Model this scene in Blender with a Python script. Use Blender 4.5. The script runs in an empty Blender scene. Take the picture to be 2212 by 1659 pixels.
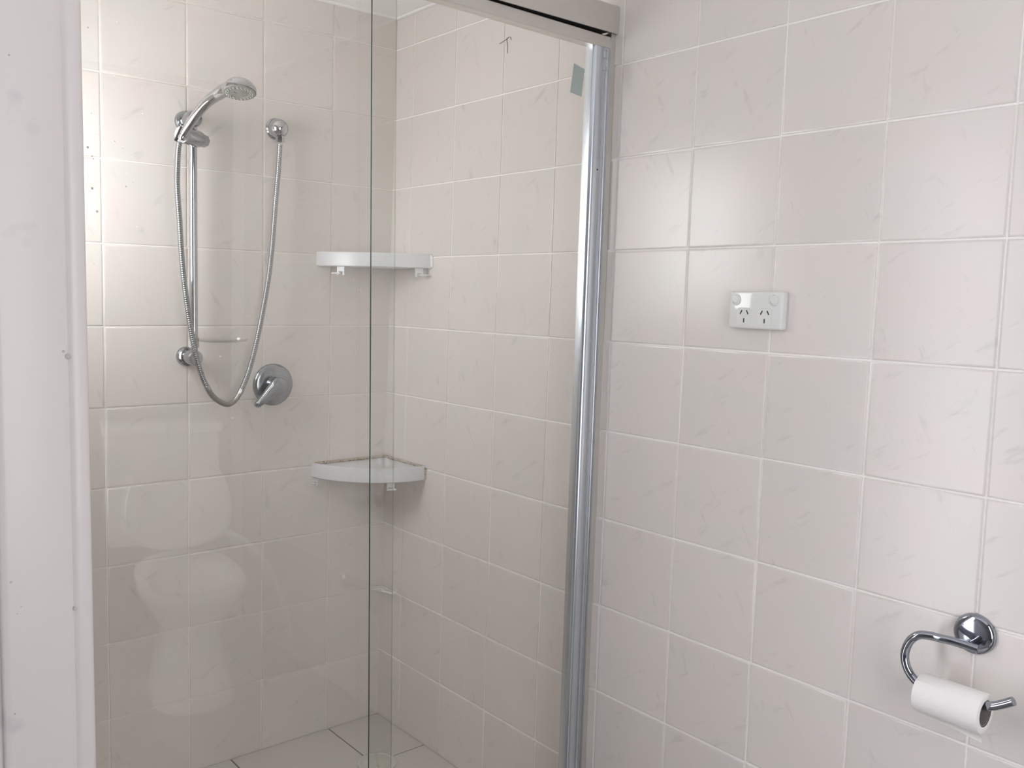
import bpy, bmesh, math, random
from mathutils import Vector, Matrix

random.seed(7)
SC = bpy.context.scene
COL = SC.collection

# ------------------------------------------------------------------ camera
cam_data = bpy.data.cameras.new('camera')
cam = bpy.data.objects.new('camera', cam_data)
COL.objects.link(cam)
cam.location = (-1.48869, -2.35066, 1.31278)
cam.rotation_mode = 'XYZ'
cam.rotation_euler = (1.47638, -0.02312, -0.69379)
cam_data.sensor_width = 36.0
cam_data.lens = 36.0 * 1971.68 / 2212.0
cam_data.clip_start = 0.02
SC.camera = cam

# ------------------------------------------------------------------ world, light levels, exposure
world = bpy.data.worlds.new('world')
SC.world = world
world.use_nodes = True
bg = world.node_tree.nodes['Background']
bg.inputs[0].default_value = (0.75, 0.86, 1.0, 1)
bg.inputs[1].default_value = 0.5
WINDOW_POWER = 10.5     # frosted bathroom window in the shower's left wall
DOOR_POWER = 6.0        # frosted glazed door left of the shower, out of the frame
REAR_FILL_POWER = 4.2        # added fill light, built as an unseen window in the rear wall, behind the photographer
SC.view_settings.view_transform = 'Standard'
SC.view_settings.look = 'None'
SC.view_settings.exposure = 0.0
SC.view_settings.gamma = 1.0
SC.view_settings.use_curve_mapping = False
SC.cycles.max_bounces = 12
SC.cycles.transparent_max_bounces = 24
SC.cycles.diffuse_bounces = 6
SC.cycles.glossy_bounces = 6
SC.cycles.transmission_bounces = 12
SC.cycles.sample_clamp_indirect = 6.0
SC.cycles.use_denoising = True
SC.cycles.adaptive_threshold = 0.025


# ------------------------------------------------------------------ helpers
def lin(r, g, b):
    def f(c):
        c /= 255.0
        return c / 12.92 if c <= 0.04045 else ((c + 0.055) / 1.055) ** 2.4
    return (f(r), f(g), f(b), 1.0)


def new_mat(name):
    m = bpy.data.materials.new(name)
    m.use_nodes = True
    return m, m.node_tree, m.node_tree.nodes['Principled BSDF']


def plain(name, rgb, rough=0.5, metal=0.0, spec=0.5, coat=0.0, bump=0.0, bump_scale=60.0, var=0.0):
    """procedural material: base colour with a faint noise variation and fine relief"""
    m, nt, p = new_mat(name)
    p.inputs['Roughness'].default_value = rough
    p.inputs['Metallic'].default_value = metal
    p.inputs['Specular IOR Level'].default_value = spec
    p.inputs['Coat Weight'].default_value = coat
    c = lin(*rgb)
    tc = nt.nodes.new('ShaderNodeTexCoord')
    nz = nt.nodes.new('ShaderNodeTexNoise')
    nz.inputs['Scale'].default_value = bump_scale
    nz.inputs['Detail'].default_value = 3
    nt.links.new(tc.outputs['Object'], nz.inputs['Vector'])
    rp = nt.nodes.new('ShaderNodeValToRGB')
    k = var
    rp.color_ramp.elements[0].position = 0.3
    rp.color_ramp.elements[1].position = 0.7
    rp.color_ramp.elements[0].color = (c[0] * (1 - k), c[1] * (1 - k), c[2] * (1 - k), 1)
    rp.color_ramp.elements[1].color = (min(1, c[0] * (1 + k)), min(1, c[1] * (1 + k)), min(1, c[2] * (1 + k)), 1)
    nt.links.new(nz.outputs['Fac'], rp.inputs['Fac'])
    nt.links.new(rp.outputs['Color'], p.inputs['Base Color'])
    if bump > 0:
        b = nt.nodes.new('ShaderNodeBump')
        b.inputs['Strength'].default_value = bump
        b.inputs['Distance'].default_value = 0.001
        nt.links.new(nz.outputs['Fac'], b.inputs['Height'])
        nt.links.new(b.outputs['Normal'], p.inputs['Normal'])
    return m


def tile_mat(name, base, rough, streak):
    """glazed ceramic: per tile shade, soft pink and green clouding, sparse grey marble flecks, slight waviness"""
    m, nt, p = new_mat(name)
    N, L = nt.nodes.new, nt.links.new
    p.inputs['Roughness'].default_value = rough
    p.inputs['Specular IOR Level'].default_value = 0.62
    tc = N('ShaderNodeTexCoord')
    oi = N('ShaderNodeObjectInfo')
    off = N('ShaderNodeVectorMath'); off.operation = 'SCALE'
    cmb = N('ShaderNodeCombineXYZ')
    for i, k in enumerate((37.0, 11.0, 71.0)):
        mm = N('ShaderNodeMath'); mm.operation = 'MULTIPLY'; mm.inputs[1].default_value = k
        L(oi.outputs['Random'], mm.inputs[0]); L(mm.outputs[0], cmb.inputs[i])
    add = N('ShaderNodeVectorMath'); add.operation = 'ADD'
    L(tc.outputs['Object'], add.inputs[0]); L(cmb.outputs[0], add.inputs[1])
    # clouding
    n1 = N('ShaderNodeTexNoise'); n1.inputs['Scale'].default_value = 9.0; n1.inputs['Detail'].default_value = 3
    L(add.outputs[0], n1.inputs['Vector'])
    r1 = N('ShaderNodeValToRGB')
    c = lin(*base)
    e = r1.color_ramp.elements
    e[0].position = 0.32; e[0].color = (c[0] * 1.02, c[1] * 0.985, c[2] * 0.985, 1)
    e[1].position = 0.68; e[1].color = (c[0] * 0.975, c[1] * 0.995, c[2] * 0.985, 1)
    L(n1.outputs['Fac'], r1.inputs['Fac'])
    # flecks: two directions of stretched noise, thresholded, broken by a mask
    prev = r1.outputs['Color']
    for ang, sc, th in ((0.55, 24.0, 0.68), (-1.15, 26.0, 0.69)):
        mp = N('ShaderNodeMapping')
        mp.inputs['Rotation'].default_value = (0, ang, 0)
        mp.vector_type = 'TEXTURE'
        mp.inputs['Scale'].default_value = (2.2, 1, 0.6)
        L(add.outputs[0], mp.inputs['Vector'])
        n2 = N('ShaderNodeTexNoise'); n2.inputs['Scale'].default_value = sc; n2.inputs['Detail'].default_value = 4
        n2.inputs['Roughness'].default_value = 0.6
        L(mp.outputs[0], n2.inputs['Vector'])
        r2 = N('ShaderNodeValToRGB')
        r2.color_ramp.elements[0].position = th - 0.06; r2.color_ramp.elements[0].color = (0, 0, 0, 1)
        r2.color_ramp.elements[1].position = th + 0.10; r2.color_ramp.elements[1].color = (1, 1, 1, 1)
        L(n2.outputs['Fac'], r2.inputs['Fac'])
        sm = N('ShaderNodeMath'); sm.operation = 'MULTIPLY'; sm.inputs[1].default_value = streak
        L(r2.outputs['Color'], sm.inputs[0])
        mx = N('ShaderNodeMixRGB'); mx.blend_type = 'MIX'
        mx.inputs['Color2'].default_value = (c[0] * 0.62, c[1] * 0.63, c[2] * 0.66, 1)
        L(sm.outputs[0], mx.inputs['Fac']); L(prev, mx.inputs['Color1'])
        prev = mx.outputs['Color']
    # per tile shade
    mr = N('ShaderNodeMapRange')
    mr.inputs['To Min'].default_value = 0.975; mr.inputs['To Max'].default_value = 1.02
    L(oi.outputs['Random'], mr.inputs['Value'])
    vm = N('ShaderNodeVectorMath'); vm.operation = 'SCALE'
    L(prev, vm.inputs[0]); L(mr.outputs[0], vm.inputs['Scale'])
    L(vm.outputs[0], p.inputs['Base Color'])
    # waviness of the glaze
    n3 = N('ShaderNodeTexNoise'); n3.inputs['Scale'].default_value = 14.0; n3.inputs['Detail'].default_value = 2
    L(add.outputs[0], n3.inputs['Vector'])
    b = N('ShaderNodeBump'); b.inputs['Strength'].default_value = 0.12; b.inputs['Distance'].default_value = 0.001
    L(n3.outputs['Fac'], b.inputs['Height']); L(b.outputs['Normal'], p.inputs['Normal'])
    return m


def glass_mat(name, tint, rough=0.0):
    """thin clear glass: Fresnel weighted mix of tinted transparency and a sharp reflection on each face"""
    m = bpy.data.materials.new(name)
    m.use_nodes = True
    nt = m.node_tree
    nt.nodes.clear()
    N, L = nt.nodes.new, nt.links.new
    out = N('ShaderNodeOutputMaterial')
    mix = N('ShaderNodeMixShader')
    tr = N('ShaderNodeBsdfTransparent'); tr.inputs['Color'].default_value = (*tint, 1)
    gl = N('ShaderNodeBsdfGlossy'); gl.inputs['Roughness'].default_value = rough
    geo = N('ShaderNodeNewGeometry')
    dot = N('ShaderNodeVectorMath'); dot.operation = 'DOT_PRODUCT'
    L(geo.outputs['Incoming'], dot.inputs[0]); L(geo.outputs['Normal'], dot.inputs[1])
    ab = N('ShaderNodeMath'); ab.operation = 'ABSOLUTE'; L(dot.outputs['Value'], ab.inputs[0])
    om = N('ShaderNodeMath'); om.operation = 'SUBTRACT'; om.inputs[0].default_value = 1.0; L(ab.outputs[0], om.inputs[1])
    pw = N('ShaderNodeMath'); pw.operation = 'POWER'; pw.inputs[1].default_value = 5.0; L(om.outputs[0], pw.inputs[0])
    ml = N('ShaderNodeMath'); ml.operation = 'MULTIPLY_ADD'
    ml.inputs[1].default_value = 0.95; ml.inputs[2].default_value = 0.050
    L(pw.outputs[0], ml.inputs[0])
    L(ml.outputs[0], mix.inputs['Fac']); L(tr.outputs[0], mix.inputs[1]); L(gl.outputs[0], mix.inputs[2])
    L(mix.outputs[0], out.inputs['Surface'])
    return m


def lit_pane_mat(name, rgb, power):
    """frosted pane lit by daylight from outside"""
    m, nt, p = new_mat(name)
    p.inputs['Base Color'].default_value = (0.8, 0.8, 0.8, 1)
    p.inputs['Roughness'].default_value = 0.4
    p.inputs['Emission Strength'].default_value = power
    tc = nt.nodes.new('ShaderNodeTexCoord')
    nz = nt.nodes.new('ShaderNodeTexNoise'); nz.inputs['Scale'].default_value = 120
    nt.links.new(tc.outputs['Object'], nz.inputs['Vector'])
    rp = nt.nodes.new('ShaderNodeValToRGB')
    c = lin(*rgb)
    rp.color_ramp.elements[0].color = (c[0] * 0.93, c[1] * 0.93, c[2] * 0.93, 1)
    rp.color_ramp.elements[1].color = c
    nt.links.new(nz.outputs['Fac'], rp.inputs['Fac'])
    nt.links.new(rp.outputs['Color'], p.inputs['Emission Color'])
    return m


def speckled(name, rgb, spot, scale, th, rough=0.5):
    m, nt, p = new_mat(name)
    p.inputs['Roughness'].default_value = rough
    tc = nt.nodes.new('ShaderNodeTexCoord')
    nz = nt.nodes.new('ShaderNodeTexNoise'); nz.inputs['Scale'].default_value = scale; nz.inputs['Detail'].default_value = 4
    nt.links.new(tc.outputs['Object'], nz.inputs['Vector'])
    rp = nt.nodes.new('ShaderNodeValToRGB')
    rp.color_ramp.elements[0].position = th; rp.color_ramp.elements[0].color = lin(*rgb)
    rp.color_ramp.elements[1].position = th + 0.12; rp.color_ramp.elements[1].color = lin(*spot)
    nt.links.new(nz.outputs['Fac'], rp.inputs['Fac'])
    nt.links.new(rp.outputs['Color'], p.inputs['Base Color'])
    return m


M_tile = tile_mat('wall_tile_glaze', (229, 223, 219), 0.25, 0.42)
M_floor_tile = tile_mat('floor_tile_glaze', (214, 210, 206), 0.25, 0.1)
M_grout = plain('white_grout', (250, 247, 244), 0.85, bump=0.3, bump_scale=300, var=0.03)
M_room_tile = tile_mat('grey_floor_tile_glaze', (140, 137, 134), 0.3, 0.2)  # unseen room floor, greyed so the toilet's reflection stands out
M_grout_back = plain('white_grout_shower', (241, 237, 232), 0.85, bump=0.3, bump_scale=300, var=0.03)
M_floor_grout = plain('dirty_floor_grout', (120, 112, 104), 0.9, bump=0.3, bump_scale=200, var=0.15)
M_paint = plain('dark_grey_wall_paint', (104, 102, 100), 0.6, bump=0.1, bump_scale=120, var=0.01)  # unseen room walls, darkened to cut bounce and set off the reflection
M_ceiling = plain('white_ceiling_paint', (252, 251, 249), 0.8, bump=0.1, bump_scale=90, var=0.01)
M_trimpaint = speckled('scuffed_white_gloss_paint', (230, 223, 222), (208, 201, 202), 9.0, 0.66, 0.35)
M_scuff = plain('grey_scuff', (198, 190, 190), 0.7, var=0.15, bump_scale=40)
M_chrome = plain('chrome', (200, 201, 204), 0.06, metal=1.0, var=0.01)
M_chrome_soft = plain('dull_chrome', (178, 180, 184), 0.14, metal=1.0, var=0.02)
M_chrome_film = plain('chrome_with_soap_film', (168, 172, 177), 0.2, metal=1.0, var=0.08, bump_scale=70)
M_sleeve = plain('grey_plastic_sleeve', (166, 162, 156), 0.35, metal=0.6, var=0.05)
M_chrome_dimrefl = plain('chrome_dim_reflection', (166, 170, 180), 0.09, metal=1.0, var=0.02)  # chrome darkened to stand in for the dim room it reflects
M_alu = plain('satin_aluminium', (226, 223, 219), 0.42, metal=1.0, var=0.015)
M_bright_alu = plain('bright_anodised_aluminium', (214, 220, 228), 0.26, metal=1.0, var=0.01)
M_seal_shade = plain('dark_seal_and_gap_shade', (70, 68, 66), 0.8, var=0.1)  # also stands in for shade in the gap under the head rail
M_glass = glass_mat('clear_glass', (0.968, 0.971, 0.957))
M_acrylic = glass_mat('clear_acrylic', (0.965, 0.965, 0.965), 0.03)
M_edge = plain('green_glass_edge', (58, 84, 78), 0.12, var=0.15, bump_scale=25)
M_edge_light = glass_mat('pale_glass_edge', (0.74, 0.79, 0.76))
M_plastic = plain('white_shelf_plastic', (222, 223, 226), 0.28, var=0.01)
M_outlet = plain('white_switch_plastic', (232, 233, 231), 0.08, var=0.005)
M_dark = plain('dark_socket_hole', (52, 52, 50), 0.8, var=0.05)
M_mould = speckled('mouldy_silicone', (190, 178, 166), (112, 92, 78), 150.0, 0.52, 0.6)
M_face = plain('grey_spray_face', (150, 151, 145), 0.35, var=0.04, bump_scale=80)
M_nozzle = plain('translucent_grey_nozzle', (205, 206, 198), 0.3, var=0.04)
M_collar = plain('cloudy_clear_plastic', (206, 202, 197), 0.35, var=0.02)
M_ceramic = plain('white_glazed_ceramic', (250, 250, 249), 0.08, var=0.005)
M_paper = plain('white_tissue_paper', (246, 243, 242), 0.95, bump=0.4, bump_scale=260, var=0.01)
M_card = plain('grey_cardboard_core', (140, 132, 130), 0.9, var=0.08)
M_sticker = plain('grey_green_film', (172, 183, 179), 0.5, var=0.02)
M_hair = plain('dark_hair', (60, 48, 42), 0.6, var=0.1)
M_spot = plain('dried_white_splash', (250, 250, 248), 0.8, var=0.02)
_nt = M_spot.node_tree       # thin chalky drops let light through from behind
_tl = _nt.nodes.new('ShaderNodeBsdfTranslucent'); _tl.inputs['Color'].default_value = (0.95, 0.95, 0.94, 1)
_ad = _nt.nodes.new('ShaderNodeMixShader'); _ad.inputs['Fac'].default_value = 0.85
_nt.links.new(_nt.nodes['Principled BSDF'].outputs[0], _ad.inputs[1]); _nt.links.new(_tl.outputs[0], _ad.inputs[2])
_nt.links.new(_ad.outputs[0], _nt.nodes['Material Output'].inputs['Surface'])
M_window = lit_pane_mat('daylit_frosted_pane', (250, 252, 255), WINDOW_POWER)
M_doorlit = lit_pane_mat('daylit_door_pane', (246, 248, 255), DOOR_POWER)
M_rear_fill = lit_pane_mat('rear_fill_pane', (250, 251, 255), REAR_FILL_POWER)
M_drain = plain('off_white_drain_plastic', (214, 212, 205), 0.3, var=0.03)


def finish(bm, name, mat, parent=None, smooth=True, angle=35.0, matrix=None):
    me = bpy.data.meshes.new(name)
    bmesh.ops.recalc_face_normals(bm, faces=bm.faces)
    bm.to_mesh(me)
    bm.free()
    for mm in (mat if isinstance(mat, (list, tuple)) else [mat]):
        me.materials.append(mm)
    if smooth:
        me.polygons.foreach_set('use_smooth', [True] * len(me.polygons))
        me.set_sharp_from_angle(angle=math.radians(angle))
    o = bpy.data.objects.new(name, me)
    COL.objects.link(o)
    if matrix is not None:
        o.matrix_world = matrix
    if parent is not None:
        o.parent = parent
    return o


def tag(o, label=None, cat=None, group=None, kind=None):
    if label: o['label'] = label
    if cat: o['category'] = cat
    if group: o['group'] = group
    if kind: o['kind'] = kind
    return o


def box(bm, lo, hi, bevel=0.0, seg=2):
    lo, hi = Vector(lo), Vector(hi)
    r = bmesh.ops.create_cube(bm, size=1.0)
    vs = r['verts']
    for v in vs:
        v.co = Vector(((lo[i] + hi[i]) / 2 + v.co[i] * (hi[i] - lo[i]) for i in range(3)))
    if bevel > 0:
        es = list({e for v in vs for e in v.link_edges})
        bmesh.ops.bevel(bm, geom=es, offset=bevel, segments=seg, profile=0.5, affect='EDGES')


def frame_for(d, hint=None):
    d = d.normalized()
    h = hint or (Vector((0, 0, 1)) if abs(d.z) < 0.9 else Vector((1, 0, 0)))
    x = h.cross(d).normalized()
    return x, d.cross(x).normalized()


def tube(bm, pts, radii, seg=14, cap=True):
    pts = [Vector(q) for q in pts]
    n = len(pts)
    if not isinstance(radii, (list, tuple)):
        radii = [radii] * n
    rings = []
    x = None
    for i in range(n):
        d = (pts[min(i + 1, n - 1)] - pts[max(i - 1, 0)]).normalized()
        if x is None:
            x, y = frame_for(d)
        else:
            x = (x - d * x.dot(d)).normalized()
            y = d.cross(x)
        rings.append([bm.verts.new(pts[i] + (x * math.cos(a) + y * math.sin(a)) * radii[i])
                      for a in (2 * math.pi * k / seg for k in range(seg))])
    for a, b in zip(rings, rings[1:]):
        for k in range(seg):
            bm.faces.new((a[k], a[(k + 1) % seg], b[(k + 1) % seg], b[k]))
    if cap:
        bm.faces.new(rings[0][::-1])
        bm.faces.new(rings[-1])


def lathe(bm, origin, axis, prof, seg=32):
    """prof: list of (distance along axis, radius); radius 0 closes the end"""
    o, d = Vector(origin), Vector(axis).normalized()
    x, y = frame_for(d)
    rings = []
    for t, r in prof:
        if r <= 1e-7:
            rings.append([bm.verts.new(o + d * t)])
        else:
            rings.append([bm.verts.new(o + d * t + (x * math.cos(a) + y * math.sin(a)) * r)
                          for a in (2 * math.pi * k / seg for k in range(seg))])
    for a, b in zip(rings, rings[1:]):
        for k in range(seg):
            k2 = (k + 1) % seg
            if len(a) == 1 and len(b) == 1:
                continue
            if len(a) == 1:
                bm.faces.new((a[0], b[k2], b[k]))
            elif len(b) == 1:
                bm.faces.new((a[k], a[k2], b[0]))
            else:
                bm.faces.new((a[k], a[k2], b[k2], b[k]))
    for r in (rings[0], rings[-1]):
        if len(r) > 2:
            bm.faces.new(r)


def prism(bm, poly, z0, z1, axis='z'):
    """poly in (a, b); extruded along the third axis"""
    def P(a, b, c):
        return {'z': (a, b, c), 'y': (a, c, b), 'x': (c, a, b)}[axis]
    lo = [bm.verts.new(P(a, b, z0)) for a, b in poly]
    hi = [bm.verts.new(P(a, b, z1)) for a, b in poly]
    n = len(poly)
    for i in range(n):
        bm.faces.new((lo[i], lo[(i + 1) % n], hi[(i + 1) % n], hi[i]))
    bm.faces.new(lo[::-1])
    bm.faces.new(hi)


def smooth_path(pts, n):
    """Catmull-Rom resampling to n points"""
    P = [Vector(q) for q in pts]
    P = [P[0] * 2 - P[1]] + P + [P[-1] * 2 - P[-2]]
    segs = len(P) - 3
    out = []
    for i in range(n):
        u = i / (n - 1) * segs
        k = min(int(u), segs - 1)
        t = u - k
        a, b, c, d = P[k], P[k + 1], P[k + 2], P[k + 3]
        out.append(0.5 * ((2 * b) + (c - a) * t + (2 * a - 5 * b + 4 * c - d) * t * t + (3 * b - a - 3 * c + d) * t ** 3))
    return out


def empty(name, matrix, label, cat, group=None):
    o = bpy.data.objects.new(name, None)
    o.empty_display_size = 0.05
    COL.objects.link(o)
    o.matrix_world = matrix
    return tag(o, label, cat, group)


# ------------------------------------------------------------------ wall frames
# the walls of this old bathroom lean by three quarters of a degree, so each has a frame of its own
ZF = 1.825
LEAN_R, LEAN_B = 0.01302, -0.01445
_n = math.hypot(1, LEAN_R)
eh = Vector((LEAN_R, 0, 1)) / _n
ew = Vector((-1, 0, LEAN_R)) / _n
es_ = Vector((0, 1, 0))
oR = Vector((0, 0, ZF)) - eh * ZF
FR = Matrix(((es_.x, ew.x, eh.x, oR.x), (es_.y, ew.y, eh.y, oR.y), (es_.z, ew.z, eh.z, oR.z), (0, 0, 0, 1)))
# right wall: local X = world y, local Y = distance out from the tiles, local Z = height
_n = math.hypot(1, LEAN_B)
eh = Vector((0, LEAN_B, 1)) / _n
ew = Vector((0, -1, LEAN_B)) / _n
oB = Vector((0, 0, ZF)) - eh * ZF
FB = Matrix(((-1, ew.x, eh.x, oB.x), (0, ew.y, eh.y, oB.y), (0, ew.z, eh.z, oB.z), (0, 0, 0, 1)))
# back wall: local X = distance left of the corner, local Y = distance out from the tiles, local Z = height
FW = Matrix.Identity(4)


def R(s, h, w): return Vector((s, w, h))
def B(s, h, w): return Vector((-s, w, h))


class Thing:
    """an Empty at the thing's base; parts are given in the wall's frame"""
    def __init__(self, name, F, base, label, cat, group=None):
        self.base = Vector(base)
        self.root = empty(name, F @ Matrix.Translation(self.base), label, cat, group)

    def part(self, name, bm, mat, parent=None, smooth=True, angle=35.0):
        bmesh.ops.translate(bm, verts=bm.verts, vec=-self.base)
        return finish(bm, name, mat, parent or self.root, smooth, angle)


# ------------------------------------------------------------------ tiles
_tile_cache = {}


def tile_mesh(w, h, d, e, mat):
    key = (round(w, 4), round(h, 4), round(d, 4), round(e, 4), mat.name)
    if key in _tile_cache:
        return _tile_cache[key]
    bm = bmesh.new()
    rings = []
    for inset, y in ((0, -0.004), (0, d - e), (e * 0.35, d - e * 0.3), (e * 1.1, d), (e * 2.2, d)):
        a, b = w / 2 - inset, h / 2 - inset
        rings.append([bm.verts.new(q) for q in ((-a, y, -b), (a, y, -b), (a, y, b), (-a, y, b))])
    for r0, r1 in zip(rings, rings[1:]):
        for k in range(4):
            bm.faces.new((r0[k], r0[(k + 1) % 4], r1[(k + 1) % 4], r1[k]))
    bm.faces.new(rings[-1])
    bm.faces.new(rings[0][::-1])
    bmesh.ops.recalc_face_normals(bm, faces=bm.faces)
    me = bpy.data.meshes.new('tile')
    bm.to_mesh(me)
    bm.free()
    me.materials.append(mat)
    me.polygons.foreach_set('use_smooth', [True] * len(me.polygons))
    me.set_sharp_from_angle(angle=math.radians(40))
    _tile_cache[key] = me
    return me


def lay_tiles(parent, F, xs, hs, grout, d, mat, tilt=0.0025, edge=0.0018, lean=None):
    """one object per tile; F maps (along, out, up) to the world; out = 0 is the face of the tiles"""
    for i in range(len(xs) - 1):
        for j in range(len(hs) - 1):
            w, h = abs(xs[i + 1] - xs[i]) - grout, abs(hs[j + 1] - hs[j]) - grout
            if w < 0.012 or h < 0.012:
                continue
            me = tile_mesh(w, h, d, edge, mat)
            o = bpy.data.objects.new('tile', me)
            COL.objects.link(o)
            c = Vector(((xs[i] + xs[i + 1]) / 2, -d, (hs[j] + hs[j + 1]) / 2))
            rot = Matrix.Rotation(random.gauss(0, tilt), 4, 'X') @ Matrix.Rotation(random.gauss(0, tilt) + (lean or {}).get((i, j), 0.0), 4, 'Z')
            o.matrix_world = F @ Matrix.Translation(c) @ rot
            o.parent = parent
            o.matrix_parent_inverse = parent.matrix_world.inverted()


PV, PH = 0.202, 0.20677
CEIL = 2.116
rows = [ZF - k * PV for k in range(9, -2, -1)]
rows = [0.0] + rows[1:] + [CEIL]
GR, TD = 0.0037, 0.0035

# right wall
bm = bmesh.new()
box(bm, (-2.95, -0.10, -0.02), (0.06, -TD + 0.0012, CEIL))
wall_right = finish(bm, 'wall_right', M_grout, smooth=False, matrix=FR)
tag(wall_right, kind='structure')
xs = [0.040] + [-0.0933 - k * PH for k in range(0, 14)]
# a few tiles by the screen were bedded a touch out of plane
lay_tiles(wall_right, FR, xs, rows, GR, TD, M_tile,
          lean={(4, 7): 0.024, (5, 7): 0.021, (4, 6): 0.012, (5, 6): 0.012, (6, 7): 0.006, (4, 8): 0.010, (5, 8): 0.008})

# back wall of the shower
bm = bmesh.new()
box(bm, (-0.06, -0.10, -0.02), (1.16, -TD + 0.0012, CEIL))
wall_back = finish(bm, 'wall_back', M_grout_back, smooth=False, matrix=FB)
tag(wall_back, kind='structure')
xs = [-0.010] + [0.2039 + k * PH for k in range(0, 5)]
lay_tiles(wall_back, FB, xs, rows, 0.0034, TD, M_tile)

# floor
bm = bmesh.new()
box(bm, (-2.25, -2.95, -0.12), (0.02, 0.05, -0.0022))
floor = finish(bm, 'floor', M_floor_grout, smooth=False)
tag(floor, kind='structure')
FF = Matrix(((1, 0, 0, 0), (0, 0, 1, 0), (0, 1, 0, 0), (0, 0, 0, 1)))
fx = [0.0] + [-0.195 - k * 0.3065 for k in range(0, 7)] + [-2.2]
fy = [0.03] + [-0.230 - k * 0.3065 for k in range(0, 9)] + [-2.9]
lay_tiles(floor, FF, fx, fy[:4], 0.004, 0.003, M_floor_tile, tilt=0.001, edge=0.001)
lay_tiles(floor, FF, fx, fy[3:], 0.004, 0.003, M_room_tile, tilt=0.001, edge=0.001)

# ceiling
bm = bmesh.new()
box(bm, (-2.3, -3.0, CEIL), (0.1, 0.1, CEIL + 0.1))
tag(finish(bm, 'ceiling', M_ceiling, smooth=False), kind='structure')
# soft cornice bead where tiles meet the ceiling
bm = bmesh.new()
tube(bm, [(-1.12, -0.007, CEIL + 0.002), (0.0, -0.007, CEIL + 0.002)], 0.007, 8)
tube(bm, [(0.0, -0.007, CEIL + 0.002), (0.0, -2.9, CEIL + 0.002)], 0.007, 8)
tag(finish(bm, 'trim_2', M_ceiling), kind='structure')

# shower's left wall with the window opening (y -0.47..-0.04, z 1.36..1.86)
WY0, WY1, WZ0, WZ1 = -0.46, -0.10, 1.31, 1.84
bm = bmesh.new()
X0, X1 = -1.22, -1.118
box(bm, (X0, -0.93, 0), (X1, WY0, CEIL))
box(bm, (X0, WY1, 0), (X1, 0.02, CEIL))
box(bm, (X0, WY0, 0), (X1, WY1, WZ0))
box(bm, (X0, WY0, WZ1), (X1, WY1, CEIL))
wall_left = finish(bm, 'wall_left', M_grout_back, smooth=False)
tag(wall_left, kind='structure')
FL = Matrix(((0, 1, 0, X1), (1, 0, 0, 0), (0, 0, 1, 0), (0, 0, 0, 1))) @ Matrix.Translation((0, 0.0035, 0))
ly = sorted([-0.83, WY0, WY1, 0.01, -0.2068, -0.4136, -0.6204])
lz = sorted(rows + [WZ0, WZ1])
lz = [z for i, z in enumerate(lz) if z in (WZ0, WZ1) or min(abs(z - WZ0), abs(z - WZ1)) > 0.03]
ly = [y for y in ly if y in (WY0, WY1) or min(abs(y - WY0), abs(y - WY1)) > 0.05]
for k in range(len(ly) - 1):
    for (z0, z1) in ([(0.0, WZ0), (WZ1, CEIL)] if WY0 <= ly[k] < WY1 else [(0.0, CEIL)]):
        lay_tiles(wall_left, FL, ly[k:k + 2], [z for z in lz if z0 <= z <= z1], 0.0034, 0.0035, M_tile)
# window: frame with a frosted pane
bm = bmesh.new()
f = 0.022
for lo, hi in (((X0, WY0, WZ0), (X1 - 0.002, WY0 + f, WZ1)), ((X0, WY1 - f, WZ0), (X1 - 0.002, WY1, WZ1)),
               ((X0, WY0 + f, WZ0), (X1 - 0.002, WY1 - f, WZ0 + f)), ((X0, WY0 + f, WZ1 - f), (X1 - 0.002, WY1 - f, WZ1))):
    box(bm, lo, hi, 0.002, 1)
win = finish(bm, 'window_1', M_plastic, smooth=False)
tag(win, kind='structure')
bm = bmesh.new()
box(bm, (X1 - 0.016, WY0 + f, WZ0 + f), (X1 - 0.010, WY1 - f, WZ1 - f))
finish(bm, 'pane', M_window, win, smooth=False)

# wall left of the shower opening with a frosted glazed door in it, then the side and rear walls
DX0, DX1, DZ1 = -2.16, -1.42, 1.98
bm = bmesh.new()
box(bm, (DX1, -0.93, 0), (-1.118, -0.83, CEIL))
box(bm, (-2.3, -0.93, 0), (DX0, -0.83, CEIL))
box(bm, (DX0, -0.93, DZ1), (DX1, -0.83, CEIL))
tag(finish(bm, 'wall_front', M_trimpaint, smooth=False), kind='structure')
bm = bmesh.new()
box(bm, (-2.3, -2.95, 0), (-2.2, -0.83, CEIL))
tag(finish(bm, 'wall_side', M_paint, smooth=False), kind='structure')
bm = bmesh.new()
box(bm, (DX0, -0.93, 0), (DX0 + 0.06, -0.89, DZ1), 0.003, 1)
box(bm, (DX1 - 0.06, -0.93, 0), (DX1, -0.89, DZ1), 0.003, 1)
box(bm, (DX0 + 0.06, -0.93, 0), (DX1 - 0.06, -0.89, 0.10), 0.003, 1)
box(bm, (DX0 + 0.06, -0.93, DZ1 - 0.06), (DX1 - 0.06, -0.89, DZ1), 0.003, 1)
door = finish(bm, 'door_1', M_plastic, smooth=False)
tag(door, kind='structure')
bm = bmesh.new()
box(bm, (DX0 + 0.06, -0.924, 0.10), (DX1 - 0.06, -0.918, DZ1 - 0.06))
finish(bm, 'pane', M_doorlit, door, smooth=False)
bm = bmesh.new()
RX0, RX1, RZ0, RZ1 = -1.42, -0.62, 0.42, 1.92
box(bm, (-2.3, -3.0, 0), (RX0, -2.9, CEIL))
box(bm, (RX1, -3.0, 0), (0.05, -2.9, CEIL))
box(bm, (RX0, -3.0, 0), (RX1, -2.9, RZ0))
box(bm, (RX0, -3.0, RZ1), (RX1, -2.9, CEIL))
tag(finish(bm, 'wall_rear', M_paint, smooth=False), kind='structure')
bm = bmesh.new()
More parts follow.
